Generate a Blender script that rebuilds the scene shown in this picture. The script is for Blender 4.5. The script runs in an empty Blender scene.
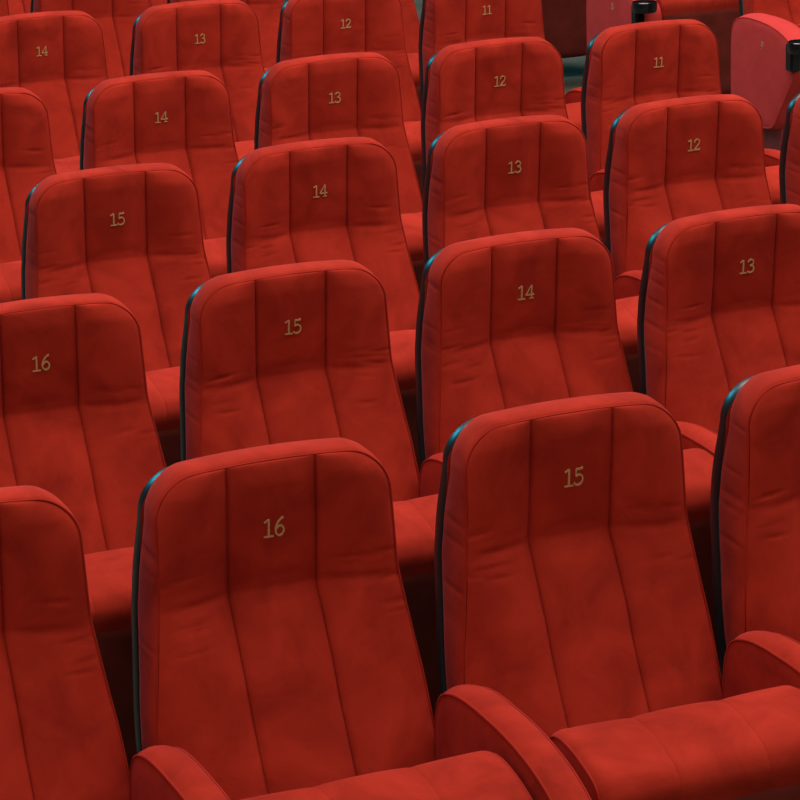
import bpy, math, random
from mathutils import Vector, Matrix, noise

SC = bpy.context.scene
COL = SC.collection
PITCH = 0.56          # seat to seat
ROWD = 1.242          # row to row
NUM_H = 0.93          # height of the stitched number above the floor

# ------------------------------------------------------------------ helpers
def lerp_table(tab, t):
    """piecewise linear with a little rounding at the knots"""
    if t >= tab[0][0]: return tab[0][1]
    for (a, va), (b, vb) in zip(tab, tab[1:]):
        if a >= t >= b:
            return va + (vb - va) * (a - t) / (a - b)
    return tab[-1][1]

def soft_table(tab, t, e=0.012):
    return (lerp_table(tab, t - e) + 2 * lerp_table(tab, t) + lerp_table(tab, t + e)) / 4

def catmull(pts, n, closed=True):
    """resample a polyline smoothly, n samples per span"""
    out = []; m = len(pts)
    rng = m if closed else m - 1
    for i in range(rng):
        if closed:
            p0, p1, p2, p3 = (pts[(i - 1) % m], pts[i], pts[(i + 1) % m], pts[(i + 2) % m])
        else:
            p0, p1, p2, p3 = pts[max(i - 1, 0)], pts[i], pts[i + 1], pts[min(i + 2, m - 1)]
        for k in range(n):
            t = k / n
            out.append(tuple(0.5 * (2 * b + (c - a) * t + (2 * a - 5 * b + 4 * c - d) * t * t + (3 * b - a - 3 * c + d) * t ** 3)
                             for a, b, c, d in zip(p0, p1, p2, p3)))
    if not closed: out.append(tuple(pts[-1]))
    return out

def mesh(name, verts, faces, mat, smooth=True, sharp=None):
    me = bpy.data.meshes.new(name)
    me.from_pydata([tuple(v) for v in verts], [], faces)
    me.validate(); me.update()
    if mat: me.materials.append(mat)
    if smooth:
        me.polygons.foreach_set('use_smooth', [True] * len(me.polygons))
        if sharp: me.set_sharp_from_angle(angle=math.radians(sharp))
    return me

def link(name, me, parent=None):
    o = bpy.data.objects.new(name, me); COL.objects.link(o)
    if parent: o.parent = parent
    return o

class Build:
    def __init__(s): s.v = []; s.f = []
    def add(s, verts, faces):
        b = len(s.v); s.v += [tuple(v) for v in verts]; s.f += [tuple(b + i for i in f) for f in faces]
    def tube(s, pts, rad, n=8, closed=False):
        m = len(pts); vs = []; fs = []
        P = [Vector(p) for p in pts]; prev = None
        for i in range(m):
            if closed: t = P[(i + 1) % m] - P[i - 1]
            else: t = P[min(i + 1, m - 1)] - P[max(i - 1, 0)]
            t.normalize()
            a = prev if prev else (Vector((0, 0, 1)) if abs(t.z) < .9 else Vector((1, 0, 0)))
            a = (a - t * a.dot(t)).normalized(); prev = a; b = t.cross(a)
            for k in range(n):
                w = 2 * math.pi * k / n
                vs.append(P[i] + a * math.cos(w) * rad + b * math.sin(w) * rad)
        for i in range(m if closed else m - 1):
            j = (i + 1) % m
            for k in range(n):
                l = (k + 1) % n
                fs.append((i * n + k, i * n + l, j * n + l, j * n + k))
        if not closed:
            fs.append(tuple(range(n))[::-1]); fs.append(tuple((m - 1) * n + k for k in range(n)))
        s.add(vs, fs)
    def box(s, x0, x1, y0, y1, z0, z1, bev=0.004):
        """box with chamfered edges"""
        vs = []; idx = {}
        for ix, X in enumerate((x0, x1)):
            for iy, Y in enumerate((y0, y1)):
                for iz, Z in enumerate((z0, z1)):
                    sx, sy, sz = (1 if ix == 0 else -1), (1 if iy == 0 else -1), (1 if iz == 0 else -1)
                    for ax in range(3):
                        p = [X + sx * bev, Y + sy * bev, Z + sz * bev]; p[ax] = (X, Y, Z)[ax]
                        idx[ix, iy, iz, ax] = len(vs); vs.append(tuple(p))
        fs = []
        q = ((0, 0), (1, 0), (1, 1), (0, 1))
        for side in (0, 1):
            f = [[idx[(side, a, b, 0)] for a, b in q], [idx[(a, side, b, 1)] for a, b in q], [idx[(a, b, side, 2)] for a, b in q]]
            fs += [tuple(t) for t in f]
        for a in (0, 1):
            for b in (0, 1):
                fs.append((idx[a, b, 0, 0], idx[a, b, 1, 0], idx[a, b, 1, 1], idx[a, b, 0, 1]))
                fs.append((idx[a, 0, b, 0], idx[a, 1, b, 0], idx[a, 1, b, 2], idx[a, 0, b, 2]))
                fs.append((idx[0, a, b, 1], idx[1, a, b, 1], idx[1, a, b, 2], idx[0, a, b, 2]))
                for c in (0, 1): fs.append((idx[a, b, c, 0], idx[a, b, c, 1], idx[a, b, c, 2]))
        s.add(vs, fs)
    def mesh(s, name, mat, smooth=True, sharp=40):
        me = mesh(name, s.v, s.f, mat, smooth, sharp)
        import bmesh
        bm = bmesh.new(); bm.from_mesh(me); bmesh.ops.recalc_face_normals(bm, faces=bm.faces); bm.to_mesh(me); bm.free()
        return me

# ------------------------------------------------------------------ materials
def nodes(name):
    m = bpy.data.materials.new(name); m.use_nodes = True
    nt = m.node_tree; return m, nt, nt.nodes, nt.links, nt.nodes['Principled BSDF']

def velvet(name, c_dark, c_mid, c_light, sheen=0.2):
    m, nt, N, L, b = nodes(name)
    tc = N.new('ShaderNodeTexCoord'); info = N.new('ShaderNodeObjectInfo')
    add = N.new('ShaderNodeVectorMath'); add.operation = 'ADD'
    mul = N.new('ShaderNodeVectorMath'); mul.operation = 'SCALE'; mul.inputs[3].default_value = 7.0
    comb = N.new('ShaderNodeCombineXYZ')
    for i in range(3): L.new(info.outputs['Random'], comb.inputs[i])
    L.new(comb.outputs[0], mul.inputs[0]); L.new(tc.outputs['Object'], add.inputs[0]); L.new(mul.outputs[0], add.inputs[1])
    n1 = N.new('ShaderNodeTexNoise'); n1.inputs['Scale'].default_value = 9; n1.inputs['Detail'].default_value = 5; n1.inputs['Roughness'].default_value = .6
    n1.inputs['Distortion'].default_value = .6
    L.new(add.outputs[0], n1.inputs['Vector'])
    r = N.new('ShaderNodeValToRGB'); e = r.color_ramp.elements
    e[0].position = .30; e[0].color = (*c_dark, 1); e[1].position = .72; e[1].color = (*c_light, 1)
    k = r.color_ramp.elements.new(.5); k.color = (*c_mid, 1)
    L.new(n1.outputs['Fac'], r.inputs['Fac']); L.new(r.outputs['Color'], b.inputs['Base Color'])
    n2 = N.new('ShaderNodeTexNoise'); n2.inputs['Scale'].default_value = 700; n2.inputs['Detail'].default_value = 2
    n3 = N.new('ShaderNodeTexNoise'); n3.inputs['Scale'].default_value = 22; n3.inputs['Detail'].default_value = 3
    L.new(add.outputs[0], n2.inputs['Vector']); L.new(add.outputs[0], n3.inputs['Vector'])
    mx = N.new('ShaderNodeMath'); mx.operation = 'MULTIPLY_ADD'; mx.inputs[1].default_value = .12
    L.new(n2.outputs['Fac'], mx.inputs[0]); L.new(n3.outputs['Fac'], mx.inputs[2])
    bp = N.new('ShaderNodeBump'); bp.inputs['Strength'].default_value = .25; bp.inputs['Distance'].default_value = .006
    L.new(mx.outputs[0], bp.inputs['Height']); L.new(bp.outputs[0], b.inputs['Normal'])
    b.inputs['Roughness'].default_value = .85
    b.inputs['Specular IOR Level'].default_value = .04
    b.inputs['Sheen Weight'].default_value = sheen
    b.inputs['Sheen Roughness'].default_value = .35
    b.inputs['Sheen Tint'].default_value = (1.0, .17, .22, 1)
    return m

def plain(name, col, rough=.5, spec=.5, metal=0, coat=0, noise_amt=.15, scale=30):
    m, nt, N, L, b = nodes(name)
    tc = N.new('ShaderNodeTexCoord'); n = N.new('ShaderNodeTexNoise'); n.inputs['Scale'].default_value = scale; n.inputs['Detail'].default_value = 4
    L.new(tc.outputs['Object'], n.inputs['Vector'])
    r = N.new('ShaderNodeValToRGB'); e = r.color_ramp.elements
    e[0].position = .3; e[1].position = .7
    e[0].color = (*[c * (1 - noise_amt) for c in col], 1); e[1].color = (*[c * (1 + noise_amt) for c in col], 1)
    L.new(n.outputs['Fac'], r.inputs['Fac']); L.new(r.outputs['Color'], b.inputs['Base Color'])
    b.inputs['Roughness'].default_value = rough; b.inputs['Specular IOR Level'].default_value = spec
    b.inputs['Metallic'].default_value = metal; b.inputs['Coat Weight'].default_value = coat
    return m

M_VELVET = velvet('red_velvet', (.26, .0165, .0085), (.34, .023, .0115), (.42, .030, .0155))
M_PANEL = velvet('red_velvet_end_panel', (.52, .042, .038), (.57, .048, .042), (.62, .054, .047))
M_PIPE = velvet('red_velvet_piping', (.27, .017, .009), (.31, .02, .011), (.35, .023, .013))
M_SHELL = plain('black_plastic_shell', (.009, .009, .010), rough=.36, spec=.5, noise_amt=.1)
M_CUP = plain('black_gloss_plastic', (.006, .007, .008), rough=.22, spec=.55)
M_PAN = plain('brown_seat_pan', (.175, .023, .016), rough=.7, spec=.15, noise_amt=.2, scale=12)
M_STEEL = plain('dark_red_painted_steel', (.22, .020, .020), rough=.5)
M_THREAD = plain('gold_thread', (.47, .27, .11), rough=.6, spec=.4, noise_amt=.25, scale=300)

# ------------------------------------------------------------------ seat shape
# local frame: origin on the stitched number; x along the row, y to the back, z up
DX = -0.003
U = 0.081
ZT, ZB = 0.113, -0.60
EDGE_Y = ((.113, -.002), (.03, -.012), (-.10, -.019), (-.21, -.040), (-.28, -.055), (-.34, -.066), (-.45, -.100), (-.60, -.150))
GROOVE_Y = ((.113, -.006), (0, .003), (-.107, .013), (-.152, -.012), (-.235, -.056), (-.285, -.076), (-.415, -.146), (-.60, -.245))
WIDTH = ((.03, .213), (-.10, .218), (-.21, .234), (-.28, .245), (-.34, .252), (-.45, .258), (-.60, .260))
BACK_Y = ((.113, .070), (.03, .070), (-.06, .080), (-.12, .078), (-.20, .050), (-.28, .022), (-.34, .000), (-.45, -.045), (-.60, -.095))
RC = 0.072

def half_width(z, grow=0.0):
    w = soft_table(WIDTH, min(z, ZT - RC)) + grow
    if z > ZT - RC:
        h = min(1.0, (z - (ZT - RC)) / RC)
        w -= RC * (1 - math.sqrt(max(0.0, 1 - h * h)))
    return w

def crown(x, z):
    t = min(1, max(0, (z + .1) / .2))
    return -.011 * (x / .2) ** 2 * t * t

def puff(t, p):
    return max(0.0, math.sin(math.pi * min(max(t, 0), 1))) ** p

def crease(z, zc, w):
    return math.exp(-((z - zc) / w) ** 2)

def wrinkles(x, z, seed):
    """fine sideways pulls of the cloth beside the bend"""
    s = abs(x - DX)
    if s < U: return 0.0
    t = (s - U) / max(.05, half_width(z) - U)
    rnd = random.Random(seed * 7 + (1 if x > 0 else 2)); d = 0.0
    for k in range(7):
        zc = rnd.uniform(-.19, -.06); l0 = rnd.uniform(.2, .7); l1 = l0 + rnd.uniform(.3, .7)
        a = rnd.uniform(.0008, .0026); w = rnd.uniform(.0022, .0045); sl = rnd.uniform(-.012, .022)
        if l0 < t < l1:
            d += a * math.sin(math.pi * (t - l0) / (l1 - l0)) * crease(z, zc + sl * (1 - t), w)
    return d

def front_y(x, z, seed=0):
    w = half_width(z); q = min(1, abs(x - DX) / U) if abs(x - DX) <= U else 1 - puff((abs(x - DX) - U) / max(.02, w - U), .6)
    yg = soft_table(GROOVE_Y, z, .005 + .017 * (1 - q ** 3)); ye = soft_table(EDGE_Y, z)
    s = x - DX; bend = crease(z, -.108, .012 + .018 * (1 - q)); head = min(1, max(0, (ZT - z) / .035)) ** .5
    if abs(s) <= U:
        b = (.0135 if z > -.106 else .0145) * (1 - .30 * bend) * head
        y = yg - b * puff((s / U + 1) / 2, .55)
    else:
        t = (abs(s) - U) / max(.02, (w if s > 0 else w) - U); t = min(1, max(0, t))
        zc = -.107 - .005 * t
        b = .0165 * (1 - .30 * crease(z, zc, .009) * (1 - .7 * t)) * head
        y = yg + (ye - yg) * t ** 1.15 - b * puff(t, .55)
    y += .0040 * math.exp(-(abs(abs(s) - U) / .0032) ** 1.5) * head
    y += wrinkles(x, z, seed)
    y += .0022 * (noise.noise(Vector((x * 9 + seed * 3.1, z * 9, seed * 1.7))))
    return y

def cos_space(n):
    return [(1 - math.cos(math.pi * i / n)) / 2 for i in range(n + 1)]

SIDE_T = cos_space(22); MID_T = cos_space(18)
def z_rows():
    zs = []
    z = ZB
    while z < -.20: zs.append(z); z += .012
    while z < ZT - RC: zs.append(z); z += .0036
    for i in range(15): zs.append(ZT - RC + RC * math.sin(math.pi / 2 * i / 14))
    return zs
ZROWS = z_rows()

def columns(z):
    w = half_width(z)
    xs = [DX - U - (w + DX - U) * (1 - t) for t in SIDE_T][:-1]
    xs += [DX + U * (2 * t - 1) for t in MID_T]
    xs += [DX + U + (w - DX - U) * t for t in SIDE_T][1:]
    return xs
NCOL = len(columns(0))

def outline(grow=0.0):
    """left side upwards, across the top, right side downwards, with normals"""
    pts = []
    for z in ZROWS: pts.append((-half_width(z), z))
    top = ZROWS[-1]; w = half_width(top)
    for k in range(1, 24): pts.append((-w + 2 * w * k / 24, top))
    for z in reversed(ZROWS): pts.append((half_width(z), z))
    out = []
    for i, (x, z) in enumerate(pts):
        a = pts[max(i - 1, 0)]; b = pts[min(i + 1, len(pts) - 1)]
        tx, tz = b[0] - a[0], b[1] - a[1]; l = math.hypot(tx, tz) or 1
        out.append((x, z, -tz / l, tx / l))
    return out

def taper(z):
    t = min(1, max(0, (z + .13) / .22)); return t * t * (3 - 2 * t)

def backrest_mesh(seed):
    B = Build(); vs = []; fs = []
    for z in ZROWS:
        for x in columns(z): vs.append((x, front_y(x, z, seed), z + crown(x, z)))
    n = len(ZROWS)
    for i in range(n - 1):
        for j in range(NCOL - 1):
            a = i * NCOL + j; fs.append((a, a + 1, a + NCOL + 1, a + NCOL))
    B.add(vs, fs)
    ol = outline(); ts = (0, .03, .10, .25, .5, .75, .92, 1.0); vs = []; fs = []
    rnd = random.Random(seed + 50); pulls = [(rnd.uniform(-.25, .06), rnd.uniform(.003, .006), rnd.uniform(.001, .0025)) for _ in range(7)]
    for (x, z, nx, nz) in ol:
        y0 = soft_table(EDGE_Y, z); y1 = soft_table(BACK_Y, z)
        for t in ts:
            bul = .0060 * math.sin(math.pi * t) ** .5 + .003 * t
            if abs(nx) > .7:
                for zc, w, a in pulls: bul -= a * crease(z, zc + .01 * t, w) * math.sin(math.pi * t)
            bx = bul - .012 * taper(z) * t
            vs.append((x + nx * bx, y0 + (y1 - y0) * t, z + crown(x, z) + nz * (bul + .0055 * math.sin(math.pi * t) ** .7 - .003 * t)))
    m = len(ts)
    for i in range(len(ol) - 1):
        for j in range(m - 1):
            a = i * m + j; fs.append((a, a + m, a + m + 1, a + 1))
    # closed back behind the shell
    k = len(ol); b0 = len(vs)
    for z in ZROWS:
        w = half_width(z)
        for s in (-1, -.5, 0, .5, 1): vs.append((w * s, soft_table(BACK_Y, z), z + crown(w * s, z) - .010))
    for i in range(len(ZROWS) - 1):
        for j in range(4):
            a = b0 + i * 5 + j; fs.append((a, a + 5, a + 6, a + 1))
    B.add(vs, fs)
    return B.mesh('backrest', M_VELVET, True, 75)

def piping_mesh():
    B = Build(); pts = []
    for (x, z, nx, nz) in outline():
        pts.append((x + nx * .0004, soft_table(EDGE_Y, z) - .0002, z + crown(x, z) + nz * .0004))
    B.tube(pts, .0017, 6); return B.mesh('piping', M_PIPE)

def shell_mesh():
    B = Build(); ol = outline(); prof = ((.004, -.001), (.0088, -.0005), (.0102, .0015), (.0108, .027), (.0090, .031), (.002, .033), (-.03, .034))
    vs = []; fs = []; m = len(prof)
    for (x, z, nx, nz) in ol:
        yb = soft_table(BACK_Y, z, .03); k = .005 + .012 * taper(z)
        for g, dy in prof: vs.append((x + nx * (g - k), yb + dy, z + crown(x, z) + nz * (g - .0195)))
    for i in range(len(ol) - 1):
        for j in range(m - 1):
            a = i * m + j; fs.append((a, a + m, a + m + 1, a + 1))
    b0 = len(vs); S = (-1, -.6, -.2, .2, .6, 1)
    for z in ZROWS:
        w = half_width(z) - .02
        for s in S: vs.append((w * s, soft_table(BACK_Y, z) + .034 + .010 * (1 - s * s), z + crown(w * s, z) - .02))
    for i in range(len(ZROWS) - 1):
        for j in range(len(S) - 1):
            a = b0 + i * len(S) + j; fs.append((a, a + len(S), a + len(S) + 1, a + 1))
    B.add(vs, fs)
    return B.mesh('back_shell', M_SHELL, True, 50)

# ---- tipped-up seat cushion
CUSH = [(-.31, -.45), (-.335, -.352), (-.365, -.316), (-.40, -.307), (-.445, -.312), (-.49, -.325), (-.525, -.341), (-.541, -.360), (-.545, -.380),
        (-.537, -.408), (-.514, -.48), (-.484, -.60), (-.458, -.71), (-.440, -.778), (-.414, -.802), (-.372, -.797), (-.343, -.755), (-.328, -.62)]
CW = .231
def cush_off(x):
    us = .085
    if abs(x) <= us: return .0045 * puff((x / us + 1) / 2, .5)
    t = (abs(x) - us) / (CW - us)
    return .0045 * puff(t * .62, .5) - .009 * max(0, (t - .86) / .14) ** 2.4
def cushion_mesh():
    prof = catmull(CUSH, 5); m = len(prof)
    cy = sum(p[0] for p in prof) / m; cz = sum(p[1] for p in prof) / m
    nrm = []
    for i in range(m):
        a, b = prof[i - 1], prof[(i + 1) % m]; ty, tz = b[0] - a[0], b[1] - a[1]; l = math.hypot(ty, tz)
        n = (-tz / l, ty / l)
        if n[0] * (prof[i][0] - cy) + n[1] * (prof[i][1] - cz) < 0: n = (-n[0], -n[1])
        nrm.append(n)
    us = .085
    global CUSH_PROF, CUSH_NRM
    CUSH_PROF, CUSH_NRM = prof, nrm
    xs = [(-CW + (CW - us) * t) for t in SIDE_T][:-1] + [us * (2 * t - 1) for t in MID_T] + [us + (CW - us) * t for t in SIDE_T][1:]
    vs = []; fs = []
    for x in xs:
        off = cush_off(x)
        for (y, z), (ny, nz) in zip(prof, nrm): vs.append((x, y + ny * off, z + nz * off))
    n = len(xs)
    for i in range(n - 1):
        for j in range(m):
            k = (j + 1) % m; fs.append((i * m + j, i * m + k, (i + 1) * m + k, (i + 1) * m + j))
    for side, i0 in ((-1, 0), (1, (n - 1) * m)):
        prev = [i0 + j for j in range(m)]
        base = [vs[i0 + j] for j in range(m)]
        for f, bx in ((.93, .003), (.75, .007), (.4, .009)):
            ring = []
            for (x, y, z) in base:
                ring.append(len(vs)); vs.append((x + side * bx, cy + (y - cy) * f, cz + (z - cz) * f))
            for j in range(m): fs.append((prev[j], prev[(j + 1) % m], ring[(j + 1) % m], ring[j]))
            prev = ring
        fs.append(tuple(prev))
    B = Build(); B.add(vs, fs)
    global CUSH_EDGE
    CUSH_EDGE = [[vs[j] for j in range(m)], [vs[(n - 1) * m + j] for j in range(m)]]
    return B.mesh('seat_cushion', M_VELVET, True, 70)

def cushion_piping():
    out = []
    for e in CUSH_EDGE:
        B = Build(); B.tube(e, .0024, 6, True); out.append(B.mesh('piping', M_PIPE))
    return out

# ---- padded armrest, a shield seen from the side
SHIELD = [(-.107, -.60), (-.105, -.44), (-.110, -.36), (-.130, -.316), (-.170, -.296), (-.230, -.287), (-.310, -.288), (-.390, -.294), (-.470, -.309),
          (-.535, -.331), (-.590, -.365), (-.610, -.410), (-.603, -.470), (-.555, -.545), (-.495, -.630), (-.462, -.682), (-.430, -.712), (-.37, -.722), (-.20, -.722), (-.118, -.712)]
def armrest_meshes(hw, crn, mat):
    prof = catmull(SHIELD, 4); m = len(prof); cy, cz = -.32, -.50
    vs = []; fs = []
    cols = 9
    for i in range(cols + 1):
        s = -1 + 2 * i / cols
        for (y, z) in prof:
            l = math.hypot(y - cy, z - cz); k = crn * (1 - abs(s) ** 2.2)
            vs.append((hw * s, y + (y - cy) / l * k, z + (z - cz) / l * k))
    for i in range(cols):
        for j in range(m):
            k = (j + 1) % m; fs.append((i * m + j, i * m + k, (i + 1) * m + k, (i + 1) * m + j))
    for side, i0 in ((-1, 0), (1, cols * m)):
        prev = [i0 + j for j in range(m)]
        for f, bx in ((.95, .0030), (.85, .0052), (.6, .007), (.3, .008)):
            ring = []
            for (y, z) in prof:
                ring.append(len(vs)); vs.append((side * (hw + bx), cy + (y - cy) * f, cz + (z - cz) * f))
            for j in range(m): fs.append((prev[j], prev[(j + 1) % m], ring[(j + 1) % m], ring[j]))
            prev = ring
        fs.append(tuple(prev))
    B = Build(); B.add(vs, fs); a = B.mesh('armrest', mat, True, 75)
    pipes = []
    for s in (-1, 1):
        P = Build(); P.tube([(s * hw, y, z) for y, z in prof], .0026, 6, True)
        pipes.append(P.mesh('piping', M_PIPE if mat is M_VELVET else mat))
    return a, pipes

def leg_mesh():
    """flat steel standard under an armrest with a floor foot"""
    B = Build(); F = -NUM_H
    prof = [(-.45, -.700), (-.20, -.700), (-.27, -.80), (-.31, F + .012), (-.41, F + .012), (-.435, -.80)]
    vs = [(-.014, y, z) for y, z in prof] + [(.014, y, z) for y, z in prof]; n = len(prof)
    fs = [tuple(range(n))[::-1], tuple(range(n, 2 * n))] + [(i, (i + 1) % n, n + (i + 1) % n, n + i) for i in range(n)]
    B.add(vs, fs)
    B.box(-.032, .032, -.44, -.22, F, F + .014, .003)
    return B.mesh('leg', M_STEEL, False)

def beam_mesh():
    B = Build(); B.box(-.266, .266, -.285, -.235, -.70, -.64, .005)
    for x in (-.18, .18): B.box(x - .015, x + .015, -.245, -.16, -.66, -.585, .003)
    return B.mesh('support_beam', M_STEEL, False)

# ---- stitched numbers
GLYPH = {
 '1': [([(.31, .0), (.31, 1.0)], .15), ([(.06, .84), (.18, .90), (.31, .99)], .10), ([(.04, .035), (.58, .035)], .09)],
 '2': [([(.07, .70), (.11, .86), (.28, .97), (.47, .93), (.57, .76), (.50, .56), (.30, .33), (.09, .07)], .115), ([(.05, .065), (.62, .065)], .13), ([(.60, .03), (.66, .22)], .07)],
 '3': [([(.09, .80), (.20, .94), (.37, .97), (.52, .88), (.55, .73), (.45, .58), (.27, .53)], .115), ([(.27, .53), (.46, .50), (.59, .35), (.57, .15), (.42, .04), (.22, .03), (.06, .14)], .125)],
 '4': [([(.47, 1.0), (.47, .0)], .14), ([(.47, .98), (.05, .33)], .08), ([(.02, .30), (.68, .30)], .10), ([(.30, .03), (.64, .03)], .07)],
 '5': [([(.15, .94), (.35, .93), (.58, .97)], .13), ([(.17, .95), (.14, .53)], .08), ([(.14, .54), (.30, .61), (.48, .55), (.58, .37), (.52, .15), (.34, .03), (.15, .06), (.05, .16)], .12)],
 '6': [([(.56, 1.02), (.36, .90), (.18, .66), (.09, .38), (.17, .13), (.33, .03), (.50, .11), (.58, .30), (.50, .50), (.34, .57), (.19, .48), (.11, .34)], .115)],
 '7': [([(.06, .93), (.60, .93)], .14), ([(.58, .95), (.40, .55), (.27, .0)], .12), ([(.07, .95), (.06, .74)], .07)],
 '8': [([(.33, .53), (.14, .66), (.14, .88), (.33, .98), (.52, .88), (.52, .66), (.33, .53), (.10, .38), (.08, .14), (.33, .03), (.58, .14), (.56, .38), (.33, .53)], .115)],
 '9': [([(.08, -.02), (.28, .10), (.46, .34), (.55, .62), (.47, .87), (.31, .97), (.14, .89), (.06, .70), (.14, .50), (.30, .43), (.45, .52), (.53, .66)], .125)],
}
ADV = {'1': .60}
def glyph_ribbons(text):
    out = []; x = 0
    for ch in text:
        for pts, w in GLYPH[ch]:
            pl = catmull([(a + x, b) for a, b in pts], 5, False) if len(pts) > 2 else [tuple(p[k] + (q[k] - p[k]) * i / 5 + (x if k == 0 else 0) for k in (0, 1)) for p, q in [pts] for i in range(6)]
            out.append((pl, w))
        x += ADV.get(ch, .70)
    xs = [p[0] for pl, _ in out for p in pl]; mid = (min(xs) + max(xs)) / 2
    return [([(a - mid, b - .5) for a, b in pl], w) for pl, w in out]

def number_mesh(text, size, surf, name='seat_number'):
    """surf(x, z, lift) -> point, lift outwards from the cloth"""
    B = Build()
    for pl, w in glyph_ribbons(text):
        L = []; R = []
        for i, (x, z) in enumerate(pl):
            a = pl[max(i - 1, 0)]; b = pl[min(i + 1, len(pl) - 1)]; tx, tz = b[0] - a[0], b[1] - a[1]; l = math.hypot(tx, tz) or 1
            L.append((x - tz / l * w * .37, z + tx / l * w / 2)); R.append((x + tz / l * w * .37, z - tx / l * w / 2))
        vs = []; fs = []
        for (lx, lz), (rx, rz) in zip(L, R):
            for lift in (.0022, -.001):
                vs.append(surf(lx * size, lz * size, lift)); vs.append(surf(rx * size, rz * size, lift))
        n = len(pl)
        for i in range(n - 1):
            a = i * 4; b = a + 4
            fs += [(a, a + 1, b + 1, b), (a + 2, b + 2, b + 3, a + 3), (a, b, b + 2, a + 2), (a + 1, a + 3, b + 3, b + 1)]
        fs += [(0, 2, 3, 1), (n * 4 - 4, n * 4 - 3, n * 4 - 1, n * 4 - 2)]
        B.add(vs, fs)
    return B.mesh(name, M_THREAD, False)

SEEDS = 5
BACKS = [backrest_mesh(s) for s in range(SEEDS)]
PIPE_BACK = piping_mesh(); SHELL = shell_mesh(); CUSHION = cushion_mesh(); PIPE_CUSH = cushion_piping()
ARM, PIPE_ARM = armrest_meshes(.032, .011, M_VELVET)
ENDARM, PIPE_END = armrest_meshes(.052, .014, M_PANEL)
LEG = leg_mesh(); BEAM = beam_mesh()
NUMS = {}
def seat_num(text, seed):
    if (text, seed) not in NUMS:
        NUMS[text, seed] = number_mesh(text, .0318, lambda x, z, lift: (x - .0045, front_y(x - .0045, z, seed) - lift, z))
    return NUMS[text, seed]

def cup_mesh():
    """open ring-shaped cup holder on a bracket at the front of the end armrest"""
    B = Build(); n = 28; cx, cy = 0.0, -.675; vs = []; fs = []
    prof = ((.051, -.325), (.055, -.328), (.055, -.345), (.053, -.366), (.048, -.372), (.040, -.374), (.0, -.374))
    inner = ((.0, -.368), (.040, -.367), (.045, -.362), (.049, -.345), (.051, -.325))
    ring = list(inner) + list(prof[1:])
    for r, z in ring:
        for k in range(n):
            w = 2 * math.pi * k / n; vs.append((cx + max(r, .0004) * math.cos(w), cy + max(r, .0004) * math.sin(w), z))
    for i in range(len(ring) - 1):
        for k in range(n):
            l = (k + 1) % n; fs.append((i * n + k, i * n + l, (i + 1) * n + l, (i + 1) * n + k))
    B.add(vs, fs)
    B.box(-.024, .024, -.640, -.590, -.455, -.340, .008)
    return B.mesh('cup_holder', M_CUP, True, 35)
CUPM = cup_mesh()
def pan_mesh():
    """brown pan over the underside of the tipped-up cushion, following its padding"""
    prof = CUSH_PROF; i0 = min(range(len(prof)), key=lambda i: abs(prof[i][1] + .412) + (9 if prof[i][0] > -.45 else 0))
    i1 = min(range(len(prof)), key=lambda i: abs(prof[i][0] + .40) + abs(prof[i][1] + .803))
    ids = list(range(min(i0, i1), max(i0, i1) + 1)); xs = [-.222, -.219, -.21] + [.20 * (i / 12 - 1) for i in range(25)] + [.21, .219, .222]
    vs = []; fs = []; m = len(ids)
    for x in xs:
        for k, i in enumerate(ids):
            lift = .0032 if abs(x) < .2195 and 0 < k < m - 1 else -.001
            (y, z), (ny, nz) = prof[i], CUSH_NRM[i]; o = cush_off(x) + lift
            vs.append((x, y + ny * o, z + nz * o))
    for i in range(len(xs) - 1):
        for j in range(m - 1): fs.append((i * m + j, i * m + j + 1, (i + 1) * m + j + 1, (i + 1) * m + j))
    B = Build(); B.add(vs, fs); return B.mesh('seat_pan', M_PAN, True, 50)
PAN = pan_mesh()

# ------------------------------------------------------------------ seats
FIT = {('A', 16): (-0.563, 0.005, 0.0018), ('A', 15): (0.010, 0.010, -0.0067), ('A', 14): (0.572, 0.004, .004), ('B', 15): (-0.027, 1.237, 0.0002), ('B', 14): (0.539, 1.259, 0.0077),
       ('B', 13): (1.082, 1.223, 0.0162), ('B', 16): (-0.592, 1.222, -0.0033), ('C', 15): (-0.009, 2.447, 0.0029), ('C', 14): (0.560, 2.493, 0.0097),
       ('C', 13): (1.126, 2.504, 0.0118), ('C', 12): (1.681, 2.517, 0.0148), ('D', 14): (0.558, 3.706, 0.0090), ('D', 13): (1.122, 3.727, 0.0134),
       ('D', 12): (1.673, 3.712, 0.0162), ('D', 11): (2.254, 3.750, 0.0264), ('E', 14): (0.600, 5.030, 0.0078), ('E', 13): (1.147, 4.977, 0.0125),
       ('E', 12): (1.703, 5.005, 0.0188), ('E', 11): (2.257, 5.012, 0.0249)}
ROWS = 'ABCDEFGH'
def place(row, n):
    if (row, n) in FIT:
        x, y, t = FIT[row, n]
        return (x + .023, y + .05, t) if row == 'E' else (x, y, t)
    x = (15 - n) * PITCH; j = ROWS.index(row)
    if row in 'FG': x += .10
    return (x, j * ROWD + .0055 * x * x + (.12 if row in 'FG' else 0), .011 * x)

def part(name, me, parent, loc=None, label=None):
    o = link(name, me, parent)
    if loc: o.location = loc
    if label: o['label'] = label
    return o

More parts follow.
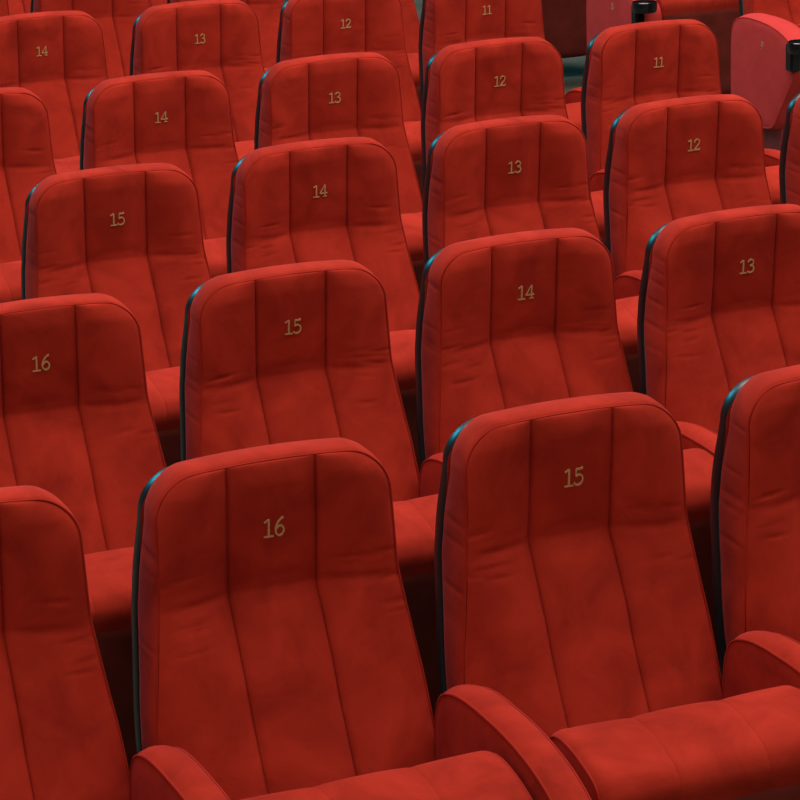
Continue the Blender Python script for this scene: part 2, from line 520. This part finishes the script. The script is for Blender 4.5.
def make_seat(seed):
    """prototype: every part of one seat hung on an Empty on the floor below it"""
    r = bpy.data.objects.new('theatre_seat', None); COL.objects.link(r); r.empty_display_size = .1
    h = (0, 0, NUM_H)
    b = part('backrest', BACKS[seed], r, h); part('piping', PIPE_BACK, b)
    part('back_shell', SHELL, r, h, 'black plastic shell behind the backrest')
    c = part('seat_cushion', CUSHION, r, h); [part('piping', p, c) for p in PIPE_CUSH]
    part('seat_pan', PAN, r, h, 'dark brown pan under the tipped-up cushion')
    a = part('armrest', ARM, r, (-PITCH / 2, 0, NUM_H)); [part('piping', p, a) for p in PIPE_ARM]
    part('leg', LEG, r, (-PITCH / 2, 0, NUM_H)); part('support_beam', BEAM, r, h)
    return r

def copy_seat(src):
    r = src.copy(); COL.objects.link(r)
    for ch in list(src.children):
        c = ch.copy(); COL.objects.link(c); c.parent = r
        for g in list(ch.children):
            d = g.copy(); COL.objects.link(d); d.parent = c
    return r

def right_end(r):
    h = (PITCH / 2, 0, NUM_H)
    a = part('armrest', ARM, r, h); [part('piping', p, a) for p in PIPE_ARM]; part('leg', LEG, r, h)

ROWNAME = {'A': 'nearest row', 'B': 'second row', 'C': 'third row', 'D': 'fourth row', 'E': 'fifth row', 'F': 'sixth row', 'G': 'seventh row', 'H': 'eighth row'}
SEATS = [  # row, number, shows its number in the photo, label
 ('A', 16, 'red velvet theatre seat stitched with gold 16 in the nearest row'),
 ('A', 15, 'red velvet theatre seat stitched with gold 15 in the nearest row'),
 ('A', 14, 'red velvet seat at the right edge, just right of the nearest seat numbered 15'),
 ('A', 17, 'red velvet seat at the bottom left corner, just left of the nearest seat numbered 16'),
 ('B', 16, 'red velvet seat stitched with gold 16 in the second row at the left edge'),
 ('B', 15, 'red velvet theatre seat stitched with gold 15, directly behind the nearest 16'),
 ('B', 14, 'red velvet theatre seat stitched with gold 14 directly behind the nearest seat 15'),
 ('B', 13, 'red velvet theatre seat stitched with gold 13 at the right edge, second row'),
 ('C', 15, 'red velvet seat stitched with gold 15 in the third row, smallest and farthest 15'),
 ('C', 14, 'red velvet theatre seat stitched with gold 14 in the third row, behind second-row 15'),
 ('C', 13, 'red velvet theatre seat stitched with gold 13 behind the second-row seat 14'),
 ('C', 12, 'red velvet theatre seat stitched with gold 12 behind the second-row seat 13'),
 ('C', 11, 'red velvet seat cut by the right edge beside the nearest seat numbered 12'),
 ('D', 15, 'red velvet seat cut by the left edge in the fourth row, left of a 14'),
 ('D', 14, 'red velvet seat stitched with gold 14 directly behind the third-row seat 15'),
 ('D', 13, 'red velvet seat stitched with gold 13 directly behind the third-row seat 14'),
 ('D', 12, 'red velvet seat stitched with gold 12 directly behind the third-row seat 13'),
 ('D', 11, 'red velvet aisle seat stitched with gold 11 directly behind the nearest seat 12'),
 ('E', 14, 'red velvet seat stitched with gold 14 at the top left corner, farthest 14'),
 ('E', 13, 'red velvet seat stitched with gold 13 near the top edge, farthest 13'),
 ('E', 12, 'red velvet seat stitched with gold 12 at the top edge, farthest 12'),
 ('E', 11, 'red velvet aisle seat stitched with gold 11 at the top edge, farthest 11'),
 ('F', 14, 'red velvet seat in the top left corner behind the farthest seat 14'),
 ('F', 13, 'red velvet seat cut by the top edge between the farthest 14 and 13'),
 ('F', 12, 'red velvet seat cut by the top edge between the farthest 13 and 12'),
 ('F', 11, 'red velvet seat cut by the top edge between the farthest 12 and 11'),
 ('G', 13, 'red velvet seat glimpsed in the top left gap beside a dark shell edge'),
 ('G', 12, 'red velvet seat sliver at the top edge directly above the farthest seat 13'),
]
proto = make_seat(0)               # its own turn comes last, across the aisle
for i, (row, n, label) in enumerate(SEATS):
    seed = (n * 3 + ROWS.index(row) * 2) % SEEDS
    r = copy_seat(proto)
    x, y, th = place(row, n)
    r.location = (x, y, 0); r.rotation_euler = (0, 0, th)
    for ch in r.children:
        if ch.name.startswith('backrest'): ch.data = BACKS[seed]
    if row not in 'FG': part('seat_number', seat_num(str(n), seed), r, (0, 0, NUM_H), 'gold stitched number %d' % n)
    if n == 11 or (row, n) in (('A', 14), ('B', 13), ('G', 12)): right_end(r)
    for ch in r.children:
        if ch.name.startswith('armrest') and ch.location.x < 0: ch.location.x = {('A', 15): -.294, ('A', 16): -.282}.get((row, n), -.287)
        if row == 'A' and ch.name.startswith(('backrest', 'back_shell', 'seat_number')): ch.scale.z = 1.035
        if ch.name.startswith(('seat_cushion', 'seat_pan')):
            if row != 'A': ch.location.z += .010
            elif n == 16: ch.location.x -= .008; ch.location.z -= .006
    r['label'] = label; r['category'] = 'seat'; r['group'] = 'red theatre seats, ' + ROWNAME[row]

# ---- block across the aisle: first seats of three rows, with wide end panels and cup holders
XF = 4.28; XPANEL = 3.895 + .052 + .008
FAR = [('F', '9', 'red aisle seat across the aisle at the top right corner, end panel fully seen'),
       ('G', '8', 'red tipped-up seat across the aisle, behind the farthest visible 11 at the right'),
       ('H', None, 'red tipped-up seat across the aisle at the top edge above the grey floor')]
for row, num, label in FAR:
    r = proto if row == 'H' else copy_seat(proto)
    j = ROWS.index(row)
    r.location = (XF, j * ROWD + (.05 if row == 'G' else 0), 0); r.rotation_euler = (0, 0, 0)
    for ch in list(r.children):
        if ch.name.startswith(('armrest', 'leg')):
            ch.location.x = XPANEL - XF
            if ch.name.startswith('armrest'):
                ch.data = ENDARM; ch.name = 'end_panel'; ch['label'] = 'wide padded end panel facing the aisle'
                
                for p, me in zip(ch.children, PIPE_END): p.data = me
                if num:
                    hw = .052 + .0075
                    part('row_number', number_mesh(num, .030, lambda x, z, lift: (-hw - lift + .001, -.365 - x, -.384 + z), 'row_number'), ch, None, 'gold stitched row number')
    if row == 'G':
        for ch in r.children:
            if ch.name.startswith(('seat_cushion', 'seat_pan')): ch.scale.z = 1.05; ch.location.z += .015
    right_end(r)
    part('cup_holder', CUPM, r, (XPANEL - XF - .06, .01, NUM_H), 'glossy black plastic cup holder')
    r['label'] = label; r['category'] = 'seat'; r['group'] = 'red theatre seats across the aisle'

# ------------------------------------------------------------------ setting
def grid_plane(name, x0, x1, y0, y1, z, mat):
    B = Build(); B.add([(x0, y0, z), (x1, y0, z), (x1, y1, z), (x0, y1, z), (x0, y0, z - .1), (x1, y0, z - .1), (x1, y1, z - .1), (x0, y1, z - .1)],
                       [(0, 1, 2, 3), (7, 6, 5, 4), (0, 4, 5, 1), (1, 5, 6, 2), (2, 6, 7, 3), (3, 7, 4, 0)])
    o = link(name, mesh(name, B.v, B.f, mat, False)); o['kind'] = 'structure'; return o

def carpet():
    m, nt, N, L, b = nodes('grey_green_carpet')
    tc = N.new('ShaderNodeTexCoord'); n = N.new('ShaderNodeTexNoise'); n.inputs['Scale'].default_value = 3.2; n.inputs['Detail'].default_value = 8
    L.new(tc.outputs['Object'], n.inputs['Vector'])
    r = N.new('ShaderNodeValToRGB'); e = r.color_ramp.elements; e[0].position = .35; e[1].position = .68
    e[0].color = (.075, .075, .050, 1); e[1].color = (.13, .145, .118, 1)
    L.new(n.outputs['Fac'], r.inputs['Fac']); L.new(r.outputs['Color'], b.inputs['Base Color'])
    v = N.new('ShaderNodeTexNoise'); v.inputs['Scale'].default_value = 400; L.new(tc.outputs['Object'], v.inputs['Vector'])
    bp = N.new('ShaderNodeBump'); bp.inputs['Strength'].default_value = .5; bp.inputs['Distance'].default_value = .01
    L.new(v.outputs['Fac'], bp.inputs['Height']); L.new(bp.outputs[0], b.inputs['Normal'])
    b.inputs['Roughness'].default_value = .95; b.inputs['Specular IOR Level'].default_value = .1
    return m
X0, X1, Y0, Y1, H = -9, 13, -10, 20, 9
grid_plane('floor', X0 - .1, X1 + .1, Y0 - .1, Y1 + .1, 0, carpet())
def slab(name, x0, x1, y0, y1, z0, z1, mat):
    B = Build(); B.box(x0, x1, y0, y1, z0, z1, .004); o = link(name, B.mesh(name, mat, False)); o['kind'] = 'structure'
M_WALL = plain('dark_painted_wall', (.09, .05, .045), rough=.8, spec=.2, scale=2)
slab('wall_left', X0 - .2, X0, Y0, Y1, 0, H, M_WALL); slab('wall_right', X1, X1 + .2, Y0, Y1, 0, H, M_WALL)
slab('wall_back', X0, X1, Y1, Y1 + .2, 0, H, M_WALL); slab('wall_front', X0, X1, Y0 - .2, Y0, 0, H, M_WALL)
slab('ceiling', X0, X1, Y0, Y1, H, H + .2, M_WALL)

# ------------------------------------------------------------------ light
def area(name, loc, target, sx, sy, power, col):
    l = bpy.data.lights.new(name, 'AREA'); l.shape = 'RECTANGLE'; l.size = sx; l.size_y = sy; l.energy = power; l.color = col
    o = bpy.data.objects.new(name, l); COL.objects.link(o); o.location = loc
    o.rotation_euler = (Vector(target) - Vector(loc)).to_track_quat('-Z', 'Y').to_euler(); return o
area('house_light_right', (8.0, 0.5, 6.5), (.6, 1.5, .5), 5, 6, 560, (1.0, .93, .86))
area('house_light_overhead', (1.2, 1.5, 7.2), (1.2, 2.0, 0), 8, 6, 660, (1.0, .93, .88))
area('house_light_rear', (2.5, 8.0, 8.6), (1.6, 3.4, .5), 8, 3.5, 1250, (1.0, .90, .88))
area('house_light_left', (-6.5, -1.5, 6.5), (1.5, 3.0, .5), 3, 4, 170, (1.0, .90, .82))
area('house_light_stage', (-1.0, -8.0, 6.5), (1.0, 2.5, .6), 5, 3, 370, (1.0, .88, .76))
area('stage_wash_rear', (-4.0, 17.5, 8.0), (1.0, 2.0, .8), 4, 1.4, 1100, (.02, .60, .82))
w = bpy.data.worlds.new('hall'); SC.world = w; w.use_nodes = True
w.node_tree.nodes['Background'].inputs[0].default_value = (.9, .8, .8, 1); w.node_tree.nodes['Background'].inputs[1].default_value = .05

# ------------------------------------------------------------------ camera
cam = bpy.data.cameras.new('camera'); co = bpy.data.objects.new('camera', cam); COL.objects.link(co)
R_ = Vector((0.9122, -0.40889, -0.02639)); U_ = Vector((0.13646, 0.24245, 0.96052)); F_ = Vector((0.38635, 0.87979, -0.27696))
m = Matrix((R_, U_, -F_)).transposed().to_4x4(); m.translation = Vector((-2.2603, -4.4064, 1.576 + NUM_H)); co.matrix_world = m
cam.sensor_width = 36; cam.lens = 2931.7 / 800 * 36; cam.clip_end = 100
SC.camera = co
SC.view_settings.view_transform = 'Standard'; SC.view_settings.look = 'None'; SC.view_settings.gamma = 1; SC.view_settings.use_curve_mapping = False
SC.view_settings.exposure = -0.45
